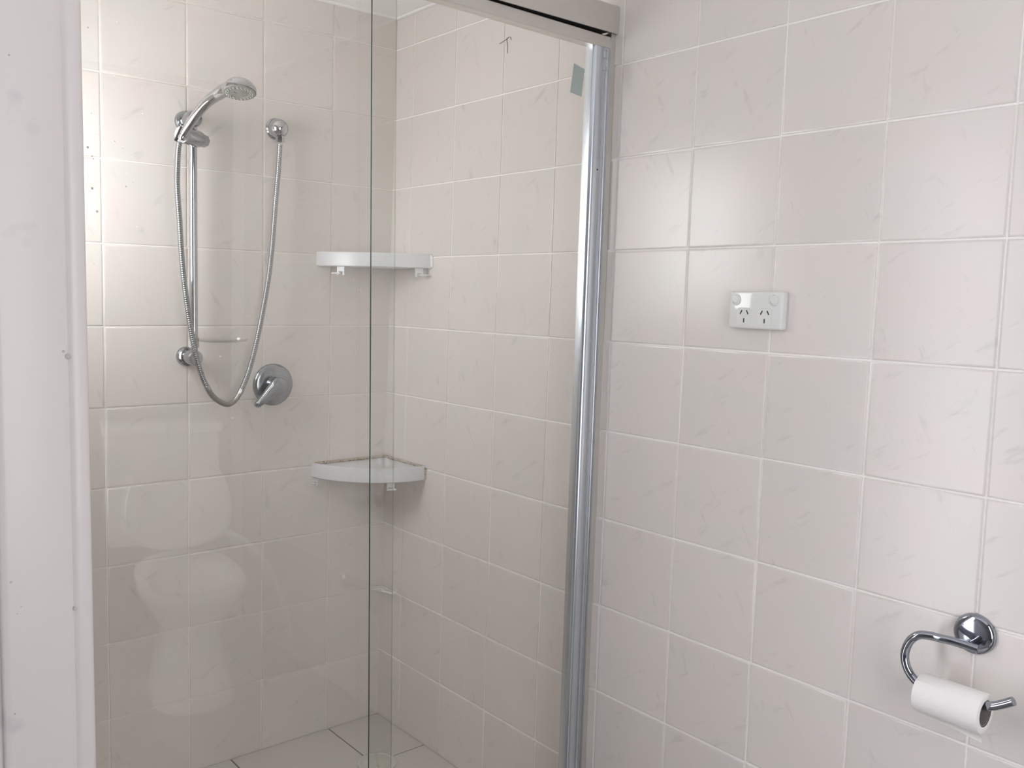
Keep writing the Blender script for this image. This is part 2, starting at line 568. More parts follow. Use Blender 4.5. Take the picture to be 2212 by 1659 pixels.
for lo, hi in (((RX0, -2.98, RZ0), (RX0 + 0.03, -2.93, RZ1)), ((RX1 - 0.03, -2.98, RZ0), (RX1, -2.93, RZ1)),
               ((RX0 + 0.03, -2.98, RZ0), (RX1 - 0.03, -2.93, RZ0 + 0.03)), ((RX0 + 0.03, -2.98, RZ1 - 0.03), (RX1 - 0.03, -2.93, RZ1))):
    box(bm, lo, hi, 0.002, 1)
win2 = finish(bm, 'fill_window', M_plastic, smooth=False)  # added fill source, sized to brighten the trim and back wall
tag(win2, kind='structure')
bm = bmesh.new()
box(bm, (RX0 + 0.03, -2.965, RZ0 + 0.03), (RX1 - 0.03, -2.96, RZ1 - 0.03))
finish(bm, 'pane', M_rear_fill, win2, smooth=False)

# painted trim board at the left edge of the shower opening, with its rounded bead
bm = bmesh.new()
prof = [(-1.2358, -0.93), (-1.2358, -0.944), (-1.232, -0.949), (-1.226, -0.950), (-1.152, -0.950), (-1.146, -0.9485),
        (-1.1425, -0.9462), (-1.139, -0.9485), (-1.134, -0.950), (-1.122, -0.9495), (-1.117, -0.947), (-1.1145, -0.941), (-1.1138, -0.93)]
prism(bm, prof, 0.0, CEIL)
trim = finish(bm, 'trim_1', M_trimpaint, angle=50)
tag(trim, kind='structure')
bm = bmesh.new()
for x, z, a, b in ((-1.143, 1.215, 0.004, 0.010), (-1.149, 1.222, 0.002, 0.004), (-1.141, 0.845, 0.003, 0.006),
                   (-1.208, 1.62, 0.0015, 0.004), (-1.224, 0.90, 0.0018, 0.0018), (-1.212, 0.862, 0.0012, 0.004),
                   (-1.217, 0.853, 0.0012, 0.0012), (-1.224, 0.708, 0.0016, 0.004)):
    lathe(bm, (x, -0.9497, z), (0, -1, 0), [(0, a), (0.0006, a * 0.8), (0.0007, 0)], 10)
finish(bm, 'scuff_mark', M_scuff, trim)['kind'] = 'stuff'

# ------------------------------------------------------------------ shower screen: fixed panel, head rail, wall jamb
scr = empty('shower_screen', Matrix.Translation((-0.56, -0.865, 0.0)),
            'fixed clear glass shower panel with satin metal head rail, left of the sliding door', 'shower screen')
sb = Vector((-0.56, -0.865, 0.0))


def wpart(root, base, name, bm, mat, F=None, parent=None, smooth=True, angle=35.0):
    """part given in world (or frame F) coordinates under an unrotated root"""
    if F is not None:
        bmesh.ops.transform(bm, matrix=F, verts=bm.verts)
    bmesh.ops.translate(bm, verts=bm.verts, vec=-base)
    return finish(bm, name, mat, parent or root, smooth, angle)


def pane_bm(x0b, x0t, x1b, x1t, y, t, zb, zt):
    bm = bmesh.new()
    lo = [bm.verts.new(q) for q in ((x0b, y - t, zb), (x1b, y - t, zb), (x1b, y + t, zb), (x0b, y + t, zb))]
    hi = [bm.verts.new(q) for q in ((x0t, y - t, zt), (x1t, y - t, zt), (x1t, y + t, zt), (x0t, y + t, zt))]
    for k, mi in ((0, 0), (1, 1), (2, 0), (3, 1)):
        fc = bm.faces.new((lo[k], lo[(k + 1) % 4], hi[(k + 1) % 4], hi[k]))
        fc.material_index = mi
    for fc in (bm.faces.new(lo[::-1]), bm.faces.new(hi)):
        fc.material_index = 1
    return bm


wpart(scr, sb, 'glass_panel', pane_bm(-1.117, -1.117, -0.5335, -0.541, -0.856, 0.0022, 0.05, 1.905), [M_glass, M_edge_light], smooth=False)
bm = bmesh.new()
prof = [(-0.905, 1.8925), (-0.905, 1.950), (-0.902, 1.953), (-0.846, 1.953), (-0.843, 1.950), (-0.843, 1.905), (-0.864, 1.905),
        (-0.864, 1.912), (-0.898, 1.912), (-0.898, 1.8965), (-0.9015, 1.8925)]
prism(bm, prof, -1.116, 0.0005, 'x')
wpart(scr, sb, 'head_rail', bm, M_alu)
bm = bmesh.new()
box(bm, (-1.116, -0.8652, 1.872), (-0.012, -0.8642, 1.9115))
box(bm, (-1.116, -0.8965, 1.8985), (-0.012, -0.8655, 1.911))
wpart(scr, sb, 'gap_shade', bm, M_seal_shade, smooth=False)  # dark strips standing in for shade in the gap above the door
bm = bmesh.new()
prism(bm, [(-0.897, 0.0), (-0.897, 0.013), (-0.8985, 0.0135), (-0.8985, 0.0155), (-0.893, 0.0165), (-0.868, 0.0165), (-0.868, 0.0)], 0.02, 1.893)
wpart(scr, sb, 'wall_jamb', bm, M_alu, FR)
bm = bmesh.new()
box(bm, (-1.116, -0.905, 0.0), (-0.004, -0.843, 0.05), 0.003, 1)
wpart(scr, sb, 'sill_track', bm, M_alu)
bm = bmesh.new()
for k, (x, z) in enumerate(((-1.0831, 1.6994), (-1.0468, 1.6355), (-1.0648, 1.6034), (-1.0806, 1.5746), (-1.0051, 1.585), (-1.087, 1.5365),
                            (-1.0475, 1.5375), (-1.0361, 1.5281), (-1.0865, 1.5235), (-1.0806, 1.5111), (-1.0788, 1.5075), (-1.0815, 1.4631),
                            (-1.032, 1.4705), (-1.075, 1.4288), (-1.0894, 1.5481), (-1.0747, 1.5448), (-1.0847, 1.4588), (-1.0304, 1.4919),
                            (-1.0214, 1.4774), (-1.0415, 1.7171), (-1.0166, 1.41), (-1.0514, 1.3508), (-1.0808, 1.3488), (-1.0649, 1.4921),
                            (-0.8834, 1.2029), (-0.863, 1.0971), (-0.6146, 1.3215), (-0.6294, 1.3382))):
    r = (0.0011, 0.0007, 0.0006, 0.0007, 0.0008, 0.0006, 0.0008, 0.0008, 0.0018, 0.0012, 0.0010, 0.0019, 0.0012, 0.0018,
         0.0005, 0.0006, 0.0007, 0.0005, 0.0010, 0.0007, 0.0006, 0.0008, 0.0006, 0.0006, 0.0012, 0.0012, 0.0008, 0.0008)[k]
    bm.faces.new([bm.verts.new((x + r * math.cos(a), -0.8586 , z + r * 1.1 * math.sin(a))) for a in (2 * math.pi * q / 9 for q in range(9))])
wpart(scr, sb, 'dried_splash', bm, M_spot)['kind'] = 'stuff'

# ------------------------------------------------------------------ sliding door
db = Vector((-0.30, -0.88, 0.0))
dr = empty('shower_door', Matrix.Translation(db), 'sliding clear glass shower door with bright metal stile, closed against the right wall', 'shower door')
wpart(dr, db, 'glass_panel', pane_bm(-0.5990, -0.6075, -0.055, -0.045, -0.879, 0.0022, 0.075, 1.868), [M_glass, M_edge], smooth=False)
bm = bmesh.new()
prism(bm, [(-0.8925, 1.8605), (-0.8940, 1.862), (-0.8940, 1.8850), (-0.8925, 1.8868), (-0.867, 1.8868), (-0.866, 1.884), (-0.866, 1.862), (-0.8675, 1.8605)], 0.012, 0.612, 'y')
bmesh.ops.reverse_faces(bm, faces=bm.faces)
wpart(dr, db, 'top_rail', bm, M_alu, FR)
bm = bmesh.new()
prism(bm, [(-0.892, 0.062), (-0.892, 0.092), (-0.868, 0.092), (-0.868, 0.062)], 0.014, 0.588, 'y')
wpart(dr, db, 'bottom_rail', bm, M_alu, FR)
prof = [(-0.866, 0.0600), (-0.8840, 0.0603), (-0.8868, 0.0595), (-0.8872, 0.0583), (-0.8895, 0.0572), (-0.8920, 0.0545), (-0.8935, 0.0505), (-0.8942, 0.0455),
        (-0.8942, 0.0400), (-0.8936, 0.0345), (-0.8925, 0.0318), (-0.8915, 0.0312), (-0.8915, 0.0300), (-0.8930, 0.0294), (-0.8933, 0.0240),
        (-0.8920, 0.0230), (-0.8920, 0.0220), (-0.8930, 0.0213), (-0.8930, 0.0170), (-0.880, 0.0152), (-0.866, 0.0152)]
bm = bmesh.new()
prism(bm, prof, 0.06, 1.8605)
stile = wpart(dr, db, 'stile', bm, M_bright_alu, FR, angle=28)
bm = bmesh.new()
box(bm, (-0.8945, 0.0225, 1.812), (-0.8925, 0.0325, 1.8215), 0.001, 2)
box(bm, (-0.8945, 0.0225, 1.838), (-0.8925, 0.0325, 1.856), 0.002, 2)
wpart(dr, db, 'end_cap', bm, M_bright_alu, FR)
bm = bmesh.new()
lathe(bm, (-0.8932, 0.0385, 1.597), (-1, 0, 0), [(0, 0.0025), (0.001, 0.002), (0.0012, 0)], 10)
wpart(dr, db, 'screw', bm, M_dark, FR)
bm = bmesh.new()
vs = [(-0.1105, 1.8149), (-0.0785, 1.8075), (-0.0857, 1.7489), (-0.119, 1.7535)]
prism(bm, vs, -0.8835, -0.8822, 'y')
wpart(dr, db, 'sticker', bm, M_sticker, smooth=False)

# ------------------------------------------------------------------ shower slide rail on the back wall
t = Thing('shower_slide_rail', FB, B(-0.6225, 1.14, 0.0), 'vertical chrome shower slide rail with swivel holder on the back tiles', 'shower rail')
bm = bmesh.new()
tube(bm, [B(-0.6205, h, 0.050) for h in (1.138, 1.3, 1.5, 1.735)], 0.0098, 20)
t.part('pole', bm, M_chrome)
for h in (1.7365, 1.1415):
    bm = bmesh.new()
    lathe(bm, B(-0.6235, h, -0.001), (0, 1, 0), [(0, 0.0255), (0.010, 0.0255), (0.014, 0.0235), (0.016, 0.018)], 32)
    lathe(bm, B(-0.6225, h, 0.014), (0, 1, 0), [(0, 0.0185), (0.040, 0.0195), (0.052, 0.0195), (0.057, 0.017), (0.058, 0)], 28)
    t.part('wall_bracket', bm, M_chrome_soft)
# swivel holder: barrel across the rail with a white front disc, slot and faceted knob
ax = Vector((-0.785, 0.62, 0.0))        # in frame coords (x = leftwards is positive)
ax = Vector((0.785, 0.62, 0.0)).normalized()
c0 = B(-0.6225, 1.690, 0.062)
bm = bmesh.new()
lathe(bm, c0 - ax * 0.018, ax, [(0, 0.0205), (0.066, 0.0215), (0.069, 0.0205), (0.070, 0.0)], 32)
hold = t.part('swivel_holder', bm, M_chrome_soft)
bm = bmesh.new()
lathe(bm, c0 - ax * 0.050, ax, [(0, 0.0), (0.0, 0.014), (0.003, 0.0165), (0.030, 0.0175), (0.032, 0.0)], 8)
t.part('knob', bm, M_chrome_soft, hold, angle=20)
bm = bmesh.new()
lathe(bm, c0 + ax * 0.0522, ax, [(0, 0.0207), (0.0014, 0.0200), (0.002, 0.0)], 32)
t.part('end_disc', bm, M_plastic, hold)
bm = bmesh.new()
sl = Vector((-0.40, 0.0, 0.917))
pa = c0 + ax * 0.0545 + Vector((0.0075, 0, 0))
tube(bm, [pa - sl * 0.019, pa + sl * 0.019], 0.0038, 8)
t.part('slot', bm, M_dark, hold)

# hand shower resting in the holder
hp = [(-0.6735, 1.6745, 0.112), (-0.6667, 1.6905, 0.117), (-0.6587, 1.7095, 0.128), (-0.6478, 1.7352, 0.15), (-0.637, 1.7577, 0.18),
      (-0.6254, 1.7725, 0.21), (-0.6170, 1.7812, 0.236)]
t = Thing('hand_shower', FB, B(-0.6735, 1.6745, 0.112), 'chrome hand shower head with curved handle held on the slide rail', 'shower head')
bm = bmesh.new()
pts = smooth_path([B(*q) for q in hp], 40)
rad = [0.0085 + 0.0058 * min(1.0, (i / 39) ** 0.8) for i in range(40)]
rad[0] *= 0.9
tube(bm, pts, rad, 22)
t.part('handle', bm, M_chrome)
bm = bmesh.new()
d01 = (pts[4] - pts[0]).normalized()
tube(bm, [pts[4], pts[4] + d01 * 0.0012], 0.0096, 20)
t.part('joint_ring', bm, M_seal_shade)
bm = bmesh.new()
hc = B(-0.5945, 1.7765, 0.270)
nrm = Vector((0.105, 0.245, -0.963)).normalized()   # out of the spray face
lathe(bm, hc, -nrm, [(-0.001, 0.0385), (0.004, 0.0395), (0.009, 0.0385), (0.010, 0.0372), (0.017, 0.0335), (0.024, 0.0265), (0.029, 0.0175), (0.0315, 0.008), (0.032, 0)], 40)
bm2pts = smooth_path([B(-0.6235, 1.7745, 0.215), B(-0.6165, 1.7815, 0.237), B(-0.606, 1.7880, 0.258), B(-0.5955, 1.7900, 0.272)], 14)
tube(bm, bm2pts, [0.0145, 0.0146, 0.0147, 0.0149, 0.0152, 0.0156, 0.016, 0.0166, 0.0172, 0.018, 0.0186, 0.0186, 0.017, 0.012], 22)
head = t.part('head', bm, M_chrome)
bm = bmesh.new()
lathe(bm, hc, nrm, [(0, 0.0375), (0.002, 0.0375), (0.0032, 0.036), (0.0038, 0.0225), (0.0028, 0.0215), (0.0045, 0.010), (0.0047, 0)], 40)
t.part('spray_face', bm, M_face, head)
bm = bmesh.new()
fx_, fy_ = frame_for(nrm)
for ring, (rr, cnt) in enumerate(((0.030, 22), (0.0255, 18))):
    for k in range(cnt):
        a = 2 * math.pi * (k + 0.5 * ring) / cnt
        q = hc + (fx_ * math.cos(a) + fy_ * math.sin(a)) * rr + nrm * 0.0032
        lathe(bm, q, nrm, [(0, 0.0013), (0.0025, 0.0009), (0.003, 0)], 6)
t.part('nozzle', bm, M_nozzle, head)['kind'] = 'stuff'

# corrugated hose
HOSE = [(-0.6760, 1.6690, 0.110), (-0.6768, 1.6420, 0.102), (-0.6760, 1.5678, 0.093), (-0.6678, 1.4794, 0.085), (-0.6609, 1.3895, 0.08), (-0.6491, 1.2982, 0.0745),
        (-0.6337, 1.2052, 0.0705), (-0.6159, 1.1221, 0.0685), (-0.5941, 1.0673, 0.066), (-0.5714, 1.0358, 0.063), (-0.5408, 1.018, 0.060), (-0.5181, 1.0241, 0.058),
        (-0.4991, 1.0503, 0.058), (-0.4756, 1.1048, 0.057), (-0.4528, 1.1845, 0.055), (-0.4352, 1.2646, 0.053), (-0.4184, 1.3511, 0.05),
        (-0.4068, 1.4377, 0.047), (-0.3958, 1.5487, 0.042), (-0.3859, 1.6353, 0.037), (-0.3795, 1.7060, 0.033)]
t = Thing('shower_hose', FB, B(-0.5408, 1.018, 0.060), 'flexible ribbed metal shower hose hanging in a long loop', 'hose')
fine = smooth_path([B(*q) for q in HOSE], 1600)
acc = [0.0]
for a, b in zip(fine, fine[1:]):
    acc.append(acc[-1] + (b - a).length)


def resample(s0, s1, step):
    out, k, s = [], 0, s0
    while s <= s1:
        while k < len(acc) - 2 and acc[k + 1] < s:
            k += 1
        u = (s - acc[k]) / max(1e-9, acc[k + 1] - acc[k])
        out.append(fine[k].lerp(fine[k + 1], u))
        s += step
    return out


def arc_at(h, side):
    best = None
    for i, q in enumerate(fine):
        if (i < 760) == (side == 0):
            d = abs(q.z - h)
            if best is None or d < best[0]:
                best = (d, acc[i])
    return best[1]


sa, sb_ = arc_at(1.062, 0), arc_at(1.047, 1)
pat = [0.0062, 0.0072, 0.0074, 0.0066]
for s0, s1 in ((0.0, sa - 0.006), (sb_ + 0.006, acc[-1])):
    bm = bmesh.new()
    pp = resample(s0, s1, 0.00135)
    tube(bm, pp, [pat[i % 4] for i in range(len(pp))], 10)
    t.part('ribbed_tube', bm, M_chrome_soft, angle=60)
bm = bmesh.new()
pp = resample(sa - 0.005, sb_ + 0.005, 0.005)
tube(bm, pp, 0.0070, 14)
tag(t.part('sleeve', bm, M_sleeve), 'smooth grey lower sleeve')
for s0 in (sa - 0.008, sb_ - 0.004):
    bm = bmesh.new()
    tube(bm, resample(s0, s0 + 0.012, 0.003), 0.0079, 14)
    t.part('ferrule', bm, M_chrome)

# wall elbow feeding the hose
t = Thing('shower_elbow', FB, B(-0.378, 1.750, 0.0), 'round chrome wall elbow where the hose meets the tiles', 'pipe elbow')
bm = bmesh.new()
lathe(bm, B(-0.3765, 1.7503, -0.001), (0, 1, 0), [(0, 0.0285), (0.005, 0.0285), (0.008, 0.026), (0.0085, 0.019)], 36)
t.part('flange', bm, M_chrome_soft)
bm = bmesh.new()
prof = [(0.004, 0.0235), (0.016, 0.0255)] + [(0.022 + 0.0255 * math.sin(a), 0.0255 * math.cos(a)) for a in [k * math.pi / 20 for k in range(0, 10)]] + [(0.0475, 0)]
lathe(bm, B(-0.3775, 1.7500, 0.0), (0, 1, 0), prof, 36)
t.part('dome', bm, M_chrome)
bm = bmesh.new()
lathe(bm, B(-0.3785, 1.7300, 0.033), (0.03, 0, -1), [(0, 0.009), (0.0055, 0.009), (0.0055, 0.0115), (0.017, 0.0115), (0.018, 0.0085), (0.0185, 0)], 6)
t.part('nut', bm, M_chrome, angle=20)

# single lever mixer
t = Thing('mixer_tap', FB, B(-0.3815, 1.057, 0.0), 'round chrome shower mixer with a single lever turned down left', 'tap')
bm = bmesh.new()
lathe(bm, B(-0.3815, 1.057, -0.001), (0, 1, 0), [(0, 0.0585), (0.004, 0.0585), (0.009, 0.055), (0.012, 0.047), (0.0135, 0.030), (0.014, 0.0)], 56)
t.part('backplate', bm, M_chrome_film)
bm = bmesh.new()
lathe(bm, B(-0.3835, 1.0575, 0.010), (0, 1, 0), [(0, 0.0245), (0.003, 0.0225), (0.033, 0.0215), (0.0345, 0)], 36)
t.part('barrel', bm, M_chrome_soft)
bm = bmesh.new()
# lever: teardrop outline extruded with a domed front
C = Vector((-0.3862, 1.0575))
T = Vector((-0.4465, 1.0105))
dv = (T - C).normalized()
pv = Vector((-dv.y, dv.x))
outline = []
r1, r2, Ld = 0.0245, 0.0085, (T - C).length
for k in range(0, 25):
    a = math.radians(-128 + 256 * k / 24)
    outline.append(C - dv * r1 * math.cos(a) + pv * r1 * math.sin(a))
for k in range(0, 9):
    a = math.radians(90 - 180 * k / 8)
    outline.append(C + dv * (Ld - 0.0 + r2 * math.cos(a)) + pv * r2 * math.sin(a))
cen = sum(outline, Vector((0, 0))) / len(outline)
rings = []
for wv, sc in ((0.040, 0.93), (0.0425, 1.0), (0.050, 1.0), (0.0535, 0.95), (0.0555, 0.82), (0.0565, 0.55)):
    rings.append([bm.verts.new(B(*(cen + (q - cen) * sc), wv - 0.006 * max(0, 1 - (q - C).length / 0.03) * 0)) for q in outline])
for a, b in zip(rings, rings[1:]):
    for k in range(len(a)):
        bm.faces.new((a[k], a[(k + 1) % len(a)], b[(k + 1) % len(a)], b[k]))
bm.faces.new(rings[0][::-1])
bm.faces.new(rings[-1])
t.part('lever', bm, M_chrome_film, angle=50)

# clear soap dish on the rail
t = Thing('soap_dish', FB, B(-0.60, 1.178, 0.05), 'clear plastic soap dish clipped low on the shower rail', 'soap dish')
bm = bmesh.new()
cx, cw, rx, rw = -0.553, 0.070, 0.068, 0.044
rings = []
NS = 40
for sc, h in ((0.80, 1.1825), (0.95, 1.1840), (1.0, 1.1915), (0.975, 1.1915), (0.93, 1.1858), (0.78, 1.1843)):
    rings.append([bm.verts.new(B(cx + rx * sc * math.cos(2 * math.pi * k / NS), h, cw + rw * sc * math.sin(2 * math.pi * k / NS))) for k in range(NS)])
for a, b in zip(rings, rings[1:]):
    for k in range(NS):
        bm.faces.new((a[k], a[(k + 1) % NS], b[(k + 1) % NS], b[k]))
bm.faces.new(rings[0][::-1])
bm.faces.new(rings[-1])
t.part('tray', bm, M_acrylic, angle=50)
bm = bmesh.new()
lathe(bm, B(-0.6205, 1.168, 0.050), (0, 0, 1), [(0, 0.0105), (0.0, 0.0125), (0.026, 0.0125), (0.026, 0.0105)], 24)
t.part('clip_collar', bm, M_collar)

# ------------------------------------------------------------------ corner shelves
def shelf(name, hb, ht, hooks, label, bulge, mould, lens):
    t = Thing(name, FW, (0.0, 0.0, hb), label, 'shelf', 'white corner shelves in the shower')
    zc = (hb + ht) / 2
    wx = LEAN_R * (zc - ZF)          # where the leaning walls stand at this height
    wy = LEAN_B * (zc - ZF)
    def rad(u):
        return lens[0] + (lens[1] - lens[0]) * u - 4 * ((lens[0] + lens[1]) / 2 - bulge) * u * (1 - u)
    def pt(u, k=1.0, inset=0.0):
        a = u * math.pi / 2
        r = rad(u) * k - inset
        return Vector((wx - r * math.cos(a), wy - r * math.sin(a)))
    us = [i / 28 for i in range(29)]
    front = [pt(u) for u in us]
    front[0] = Vector((wx - lens[0], wy)); front[-1] = Vector((wx, wy - lens[1]))
    inner = [pt(u, 1.0, 0.006) for u in us]
    inner[0] = Vector((wx - lens[0] + 0.006, wy)); inner[-1] = Vector((wx, wy - lens[1] + 0.006))
    bm = bmesh.new()
    tr = 0.012
    def ring(pts, z):
        return [bm.verts.new((q.x, q.y, z)) for q in pts]
    f0, f1, f2 = ring(front, hb + 0.002), ring(front, ht - 0.004), ring([p + (c - p) * 0.25 for p, c in zip(front, inner)], ht)
    g0, g1 = ring([p + (c - p) * 0.75 for p, c in zip(front, inner)], ht), ring(inner, ht - 0.007)
    b0 = ring([p + (c - p) * 0.4 for p, c in zip(front, inner)], hb)
    for a, b in ((b0, f0), (f0, f1), (f1, f2), (f2, g0), (g0, g1)):
        for k in range(28):
            bm.faces.new((a[k], a[k + 1], b[k + 1], b[k]))
    ct = bm.verts.new((wx, wy, ht - 0.007))
    cb = bm.verts.new((wx, wy, hb))
    for k in range(28):
        bm.faces.new((g1[k], g1[k + 1], ct))
        bm.faces.new((b0[k + 1], b0[k], cb))
    bm.faces.new((cb, b0[0], f0[0], f1[0], f2[0], g0[0], g1[0], ct))
    bm.faces.new((ct, g1[-1], g0[-1], f2[-1], f1[-1], f0[-1], b0[-1], cb))
    t.part('tray', bm, M_plastic, angle=40)
    for u, side in hooks:
        p = pt(u, 1.0, 0.010)
        tan = (pt(min(1, u + 0.02)) - pt(max(0, u - 0.02))).normalized()
        nor = Vector((-math.cos(u * math.pi / 2), -math.sin(u * math.pi / 2)))
        bm = bmesh.new()
        Mx = Matrix(((tan.x, nor.x, 0, p.x), (tan.y, nor.y, 0, p.y), (0, 0, 1, hb), (0, 0, 0, 1)))
        # plate with a window, and a lip prong
        box(bm, (-0.011, -0.002, -0.014), (0.011, 0.002, 0.004))
        box(bm, (-0.011, -0.002, -0.024), (-0.006, 0.002, -0.014))
        box(bm, (0.006, -0.002, -0.024), (0.011, 0.002, -0.014))
        s0, s1 = (-0.024, 0.004) if side < 0 else (-0.004, 0.024)
        if side == 0:
            s0, s1 = -0.008, 0.016
        box(bm, (s0, -0.002, -0.0215), (s1, 0.010, -0.0175), 0.001, 1)
        bmesh.ops.transform(bm, matrix=Mx, verts=bm.verts)
        t.part('hook', bm, M_plastic)
    # silicone bead along both walls
    bm = bmesh.new()
    hh = ht - 0.004
    tube(bm, [(wx - lens[0] + 0.012, wy - 0.003, hh), (wx - 0.004, wy - 0.003, hh)], 0.0052, 8)
    tube(bm, [(wx - 0.003, wy - 0.006, hh), (wx - 0.003, wy - lens[1] + 0.004, hh), (wx - 0.0015, wy - lens[1], hh - 0.004), (wx - 0.001, wy - lens[1] - 0.001, hb + 0.004)], 0.0042, 8)
    t.part('silicone_bead', bm, M_mould if mould else M_grout)
    return t


shelf('corner_shelf', 1.389, 1.429, ((0.19, -1), (0.905, 1)),
      'upper white plastic corner shelf, clean rim, near eye level behind the glass', 0.20, False, (0.246, 0.218))
shelf('corner_shelf', 0.783, 0.825, ((0.02, -1), (0.695, 0)),
      'lower white plastic corner shelf edged with brown mould along the tiles', 0.232, True, (0.248, 0.220))

# ------------------------------------------------------------------ double power outlet on the right wall
t = Thing('power_outlet', FR, R(-1.3105, 1.263, 0.0), 'white double power outlet with two rocker switches on the right wall', 'power outlet')
bm = bmesh.new()
box(bm, R(-1.3705, 1.2635, -0.001), R(-1.2505, 1.3350, 0.0175), 0.0045, 4)
plate = t.part('cover_plate', bm, M_outlet)
PF = 0.0176
for s in (-1.2677, -1.3522):
    bm = bmesh.new()
    def oval(rs, rh, w):
        return [bm.verts.new(R(s + rs * math.cos(2 * math.pi * k / 28), 1.3185 + rh * math.sin(2 * math.pi * k / 28), w)) for k in range(28)]
    a, b, c, d = oval(0.0102, 0.0112, PF - 0.001), oval(0.0102, 0.0112, PF + 0.0006), oval(0.0094, 0.0104, PF + 0.0006), oval(0.0090, 0.0100, PF - 0.0004)
    e = [bm.verts.new(R(s + 0.0086 * math.cos(2 * math.pi * k / 28), 1.3185 + 0.0096 * math.sin(2 * math.pi * k / 28), PF + 0.0008)) for k in range(28)]
    # the face is pressed in at the bottom: flat upper field, sloping lower crescent
    g = [bm.verts.new(R(s + 0.0014 + 0.0066 * math.cos(2 * math.pi * k / 28), 1.3185 + 0.0018 + 0.0070 * math.sin(2 * math.pi * k / 28), PF + 0.0030)) for k in range(28)]
    for x, y in ((a, b), (b, c), (c, d), (d, e), (e, g)):
        for k in range(28):
            bm.faces.new((x[k], x[(k + 1) % 28], y[(k + 1) % 28], y[k]))
    bm.faces.new(g)
    t.part('rocker_switch', bm, M_outlet, angle=25)
for s in (-1.2869, -1.3330):
    bm = bmesh.new()
    pts = []
    hw, hh, rc = 0.0158, 0.0165, 0.006
    for cxx, cyy, a0 in ((hw - rc, hh - rc, 0), (-hw + rc, hh - rc, 90), (-hw + rc, -hh + rc, 180), (hw - rc, -hh + rc, 270)):
        for k in range(6):
            a = math.radians(a0 + 18 * k)
            pts.append((s + cxx + rc * math.cos(a), 1.2872 + cyy + rc * math.sin(a)))
    cen = Vector((s, 1.2872))
    rr = []
    for sc, w in ((1.0, PF - 0.001), (1.0, PF + 0.0005), (0.955, PF + 0.0005), (0.93, PF + 0.0001)):
        rr.append([bm.verts.new(R(cen.x + (q[0] - cen.x) * sc, cen.y + (q[1] - cen.y) * sc, w)) for q in pts])
    for x, y in zip(rr, rr[1:]):
        for k in range(len(x)):
            bm.faces.new((x[k], x[(k + 1) % len(x)], y[(k + 1) % len(x)], y[k]))
    bm.faces.new(rr[-1])
    so = t.part('socket', bm, M_outlet, angle=25)
    for ds, dh, ang in ((0.0072, 0.0078, -28), (-0.0072, 0.0078, 28), (0.0, -0.0078, 0)):
        bm = bmesh.new()
        box(bm, (-0.00095, -0.0006, -0.0042), (0.00095, 0.0004, 0.0042))
        bmesh.ops.transform(bm, matrix=Matrix.Translation(R(s + ds, 1.2872 + dh, PF + 0.0003)) @ Matrix.Rotation(math.radians(ang), 4, 'Y'), verts=bm.verts)
        t.part('slot', bm, M_dark, so, smooth=False)

# ------------------------------------------------------------------ toilet roll holder and roll
t = Thing('toilet_roll_holder', FR, R(-1.7464, 0.7985, 0.0), 'curved chrome toilet roll holder with a round wall disc', 'toilet roll holder')
bm = bmesh.new()
lathe(bm, R(-1.7480, 0.7985, -0.001), (0, 1, 0), [(0, 0.0325), (0.005, 0.0325), (0.009, 0.0310), (0.0115, 0.0275), (0.0125, 0.0215), (0.013, 0)], 48)
t.part('wall_disc', bm, M_chrome_dimrefl)
bm = bmesh.new()
tube(bm, [R(-1.7540, 0.788, 0.010), R(-1.7540, 0.788, 0.031)], 0.0062, 18)
t.part('post', bm, M_chrome_dimrefl)
WB = 0.062
bar = [(-1.7653, 0.7846, 0.030), (-1.7476, 0.7868, 0.034), (-1.7289, 0.7890, 0.040), (-1.7136, 0.7905, 0.048), (-1.7025, 0.7922, 0.055),
       (-1.6872, 0.7902, 0.062), (-1.6735, 0.7765, 0.062), (-1.6668, 0.7545, 0.062), (-1.6705, 0.7340, 0.062), (-1.6830, 0.7180, 0.062),
       (-1.7020, 0.7105, 0.062), (-1.7500, 0.7100, 0.062), (-1.7830, 0.7112, 0.062), (-1.8040, 0.7160, 0.062), (-1.8200, 0.7250, 0.062), (-1.8340, 0.7345, 0.062)]
bm = bmesh.new()
pp = smooth_path([R(*q) for q in bar], 100)
tube(bm, pp, 0.0069, 18)
t.part('bar', bm, M_chrome_dimrefl)

t = Thing('toilet_roll', FR, R(-1.745, 0.670, WB), 'nearly finished white toilet roll hanging on the chrome holder', 'toilet roll')
RC = Vector((0, WB - 0.001, 0.7005))
ro, ri = 0.0305, 0.0195
s0, s1 = -1.6960, -1.7960
bm = bmesh.new()
NS = 48
rings = []
for s, r in ((s0, ri), (s0, ro - 0.001), (s0 - 0.001, ro), (s1 + 0.001, ro), (s1, ro - 0.001), (s1, ri + 0.001)):
    rings.append([bm.verts.new((s, RC.y + r * math.sin(2 * math.pi * k / NS), RC.z + r * math.cos(2 * math.pi * k / NS))) for k in range(NS)])
for a, b in zip(rings, rings[1:]):
    for k in range(NS):
        bm.faces.new((a[k], a[(k + 1) % NS], b[(k + 1) % NS], b[k]))
t.part('paper', bm, M_paper, angle=50)
bm = bmesh.new()
rings = []
for s, r in ((s0 - 0.0005, ri), (s1 + 0.0005, ri), (s1 + 0.0005, ri - 0.0012), (s0 - 0.0005, ri - 0.0012), (s0 - 0.0005, ri)):
    rings.append([bm.verts.new((s, RC.y + r * math.sin(2 * math.pi * k / NS), RC.z + r * math.cos(2 * math.pi * k / NS))) for k in range(NS)])
for a, b in zip(rings, rings[1:]):
    for k in range(NS):
        bm.faces.new((a[k], a[(k + 1) % NS], b[(k + 1) % NS], b[k]))
t.part('core', bm, M_card, angle=50)
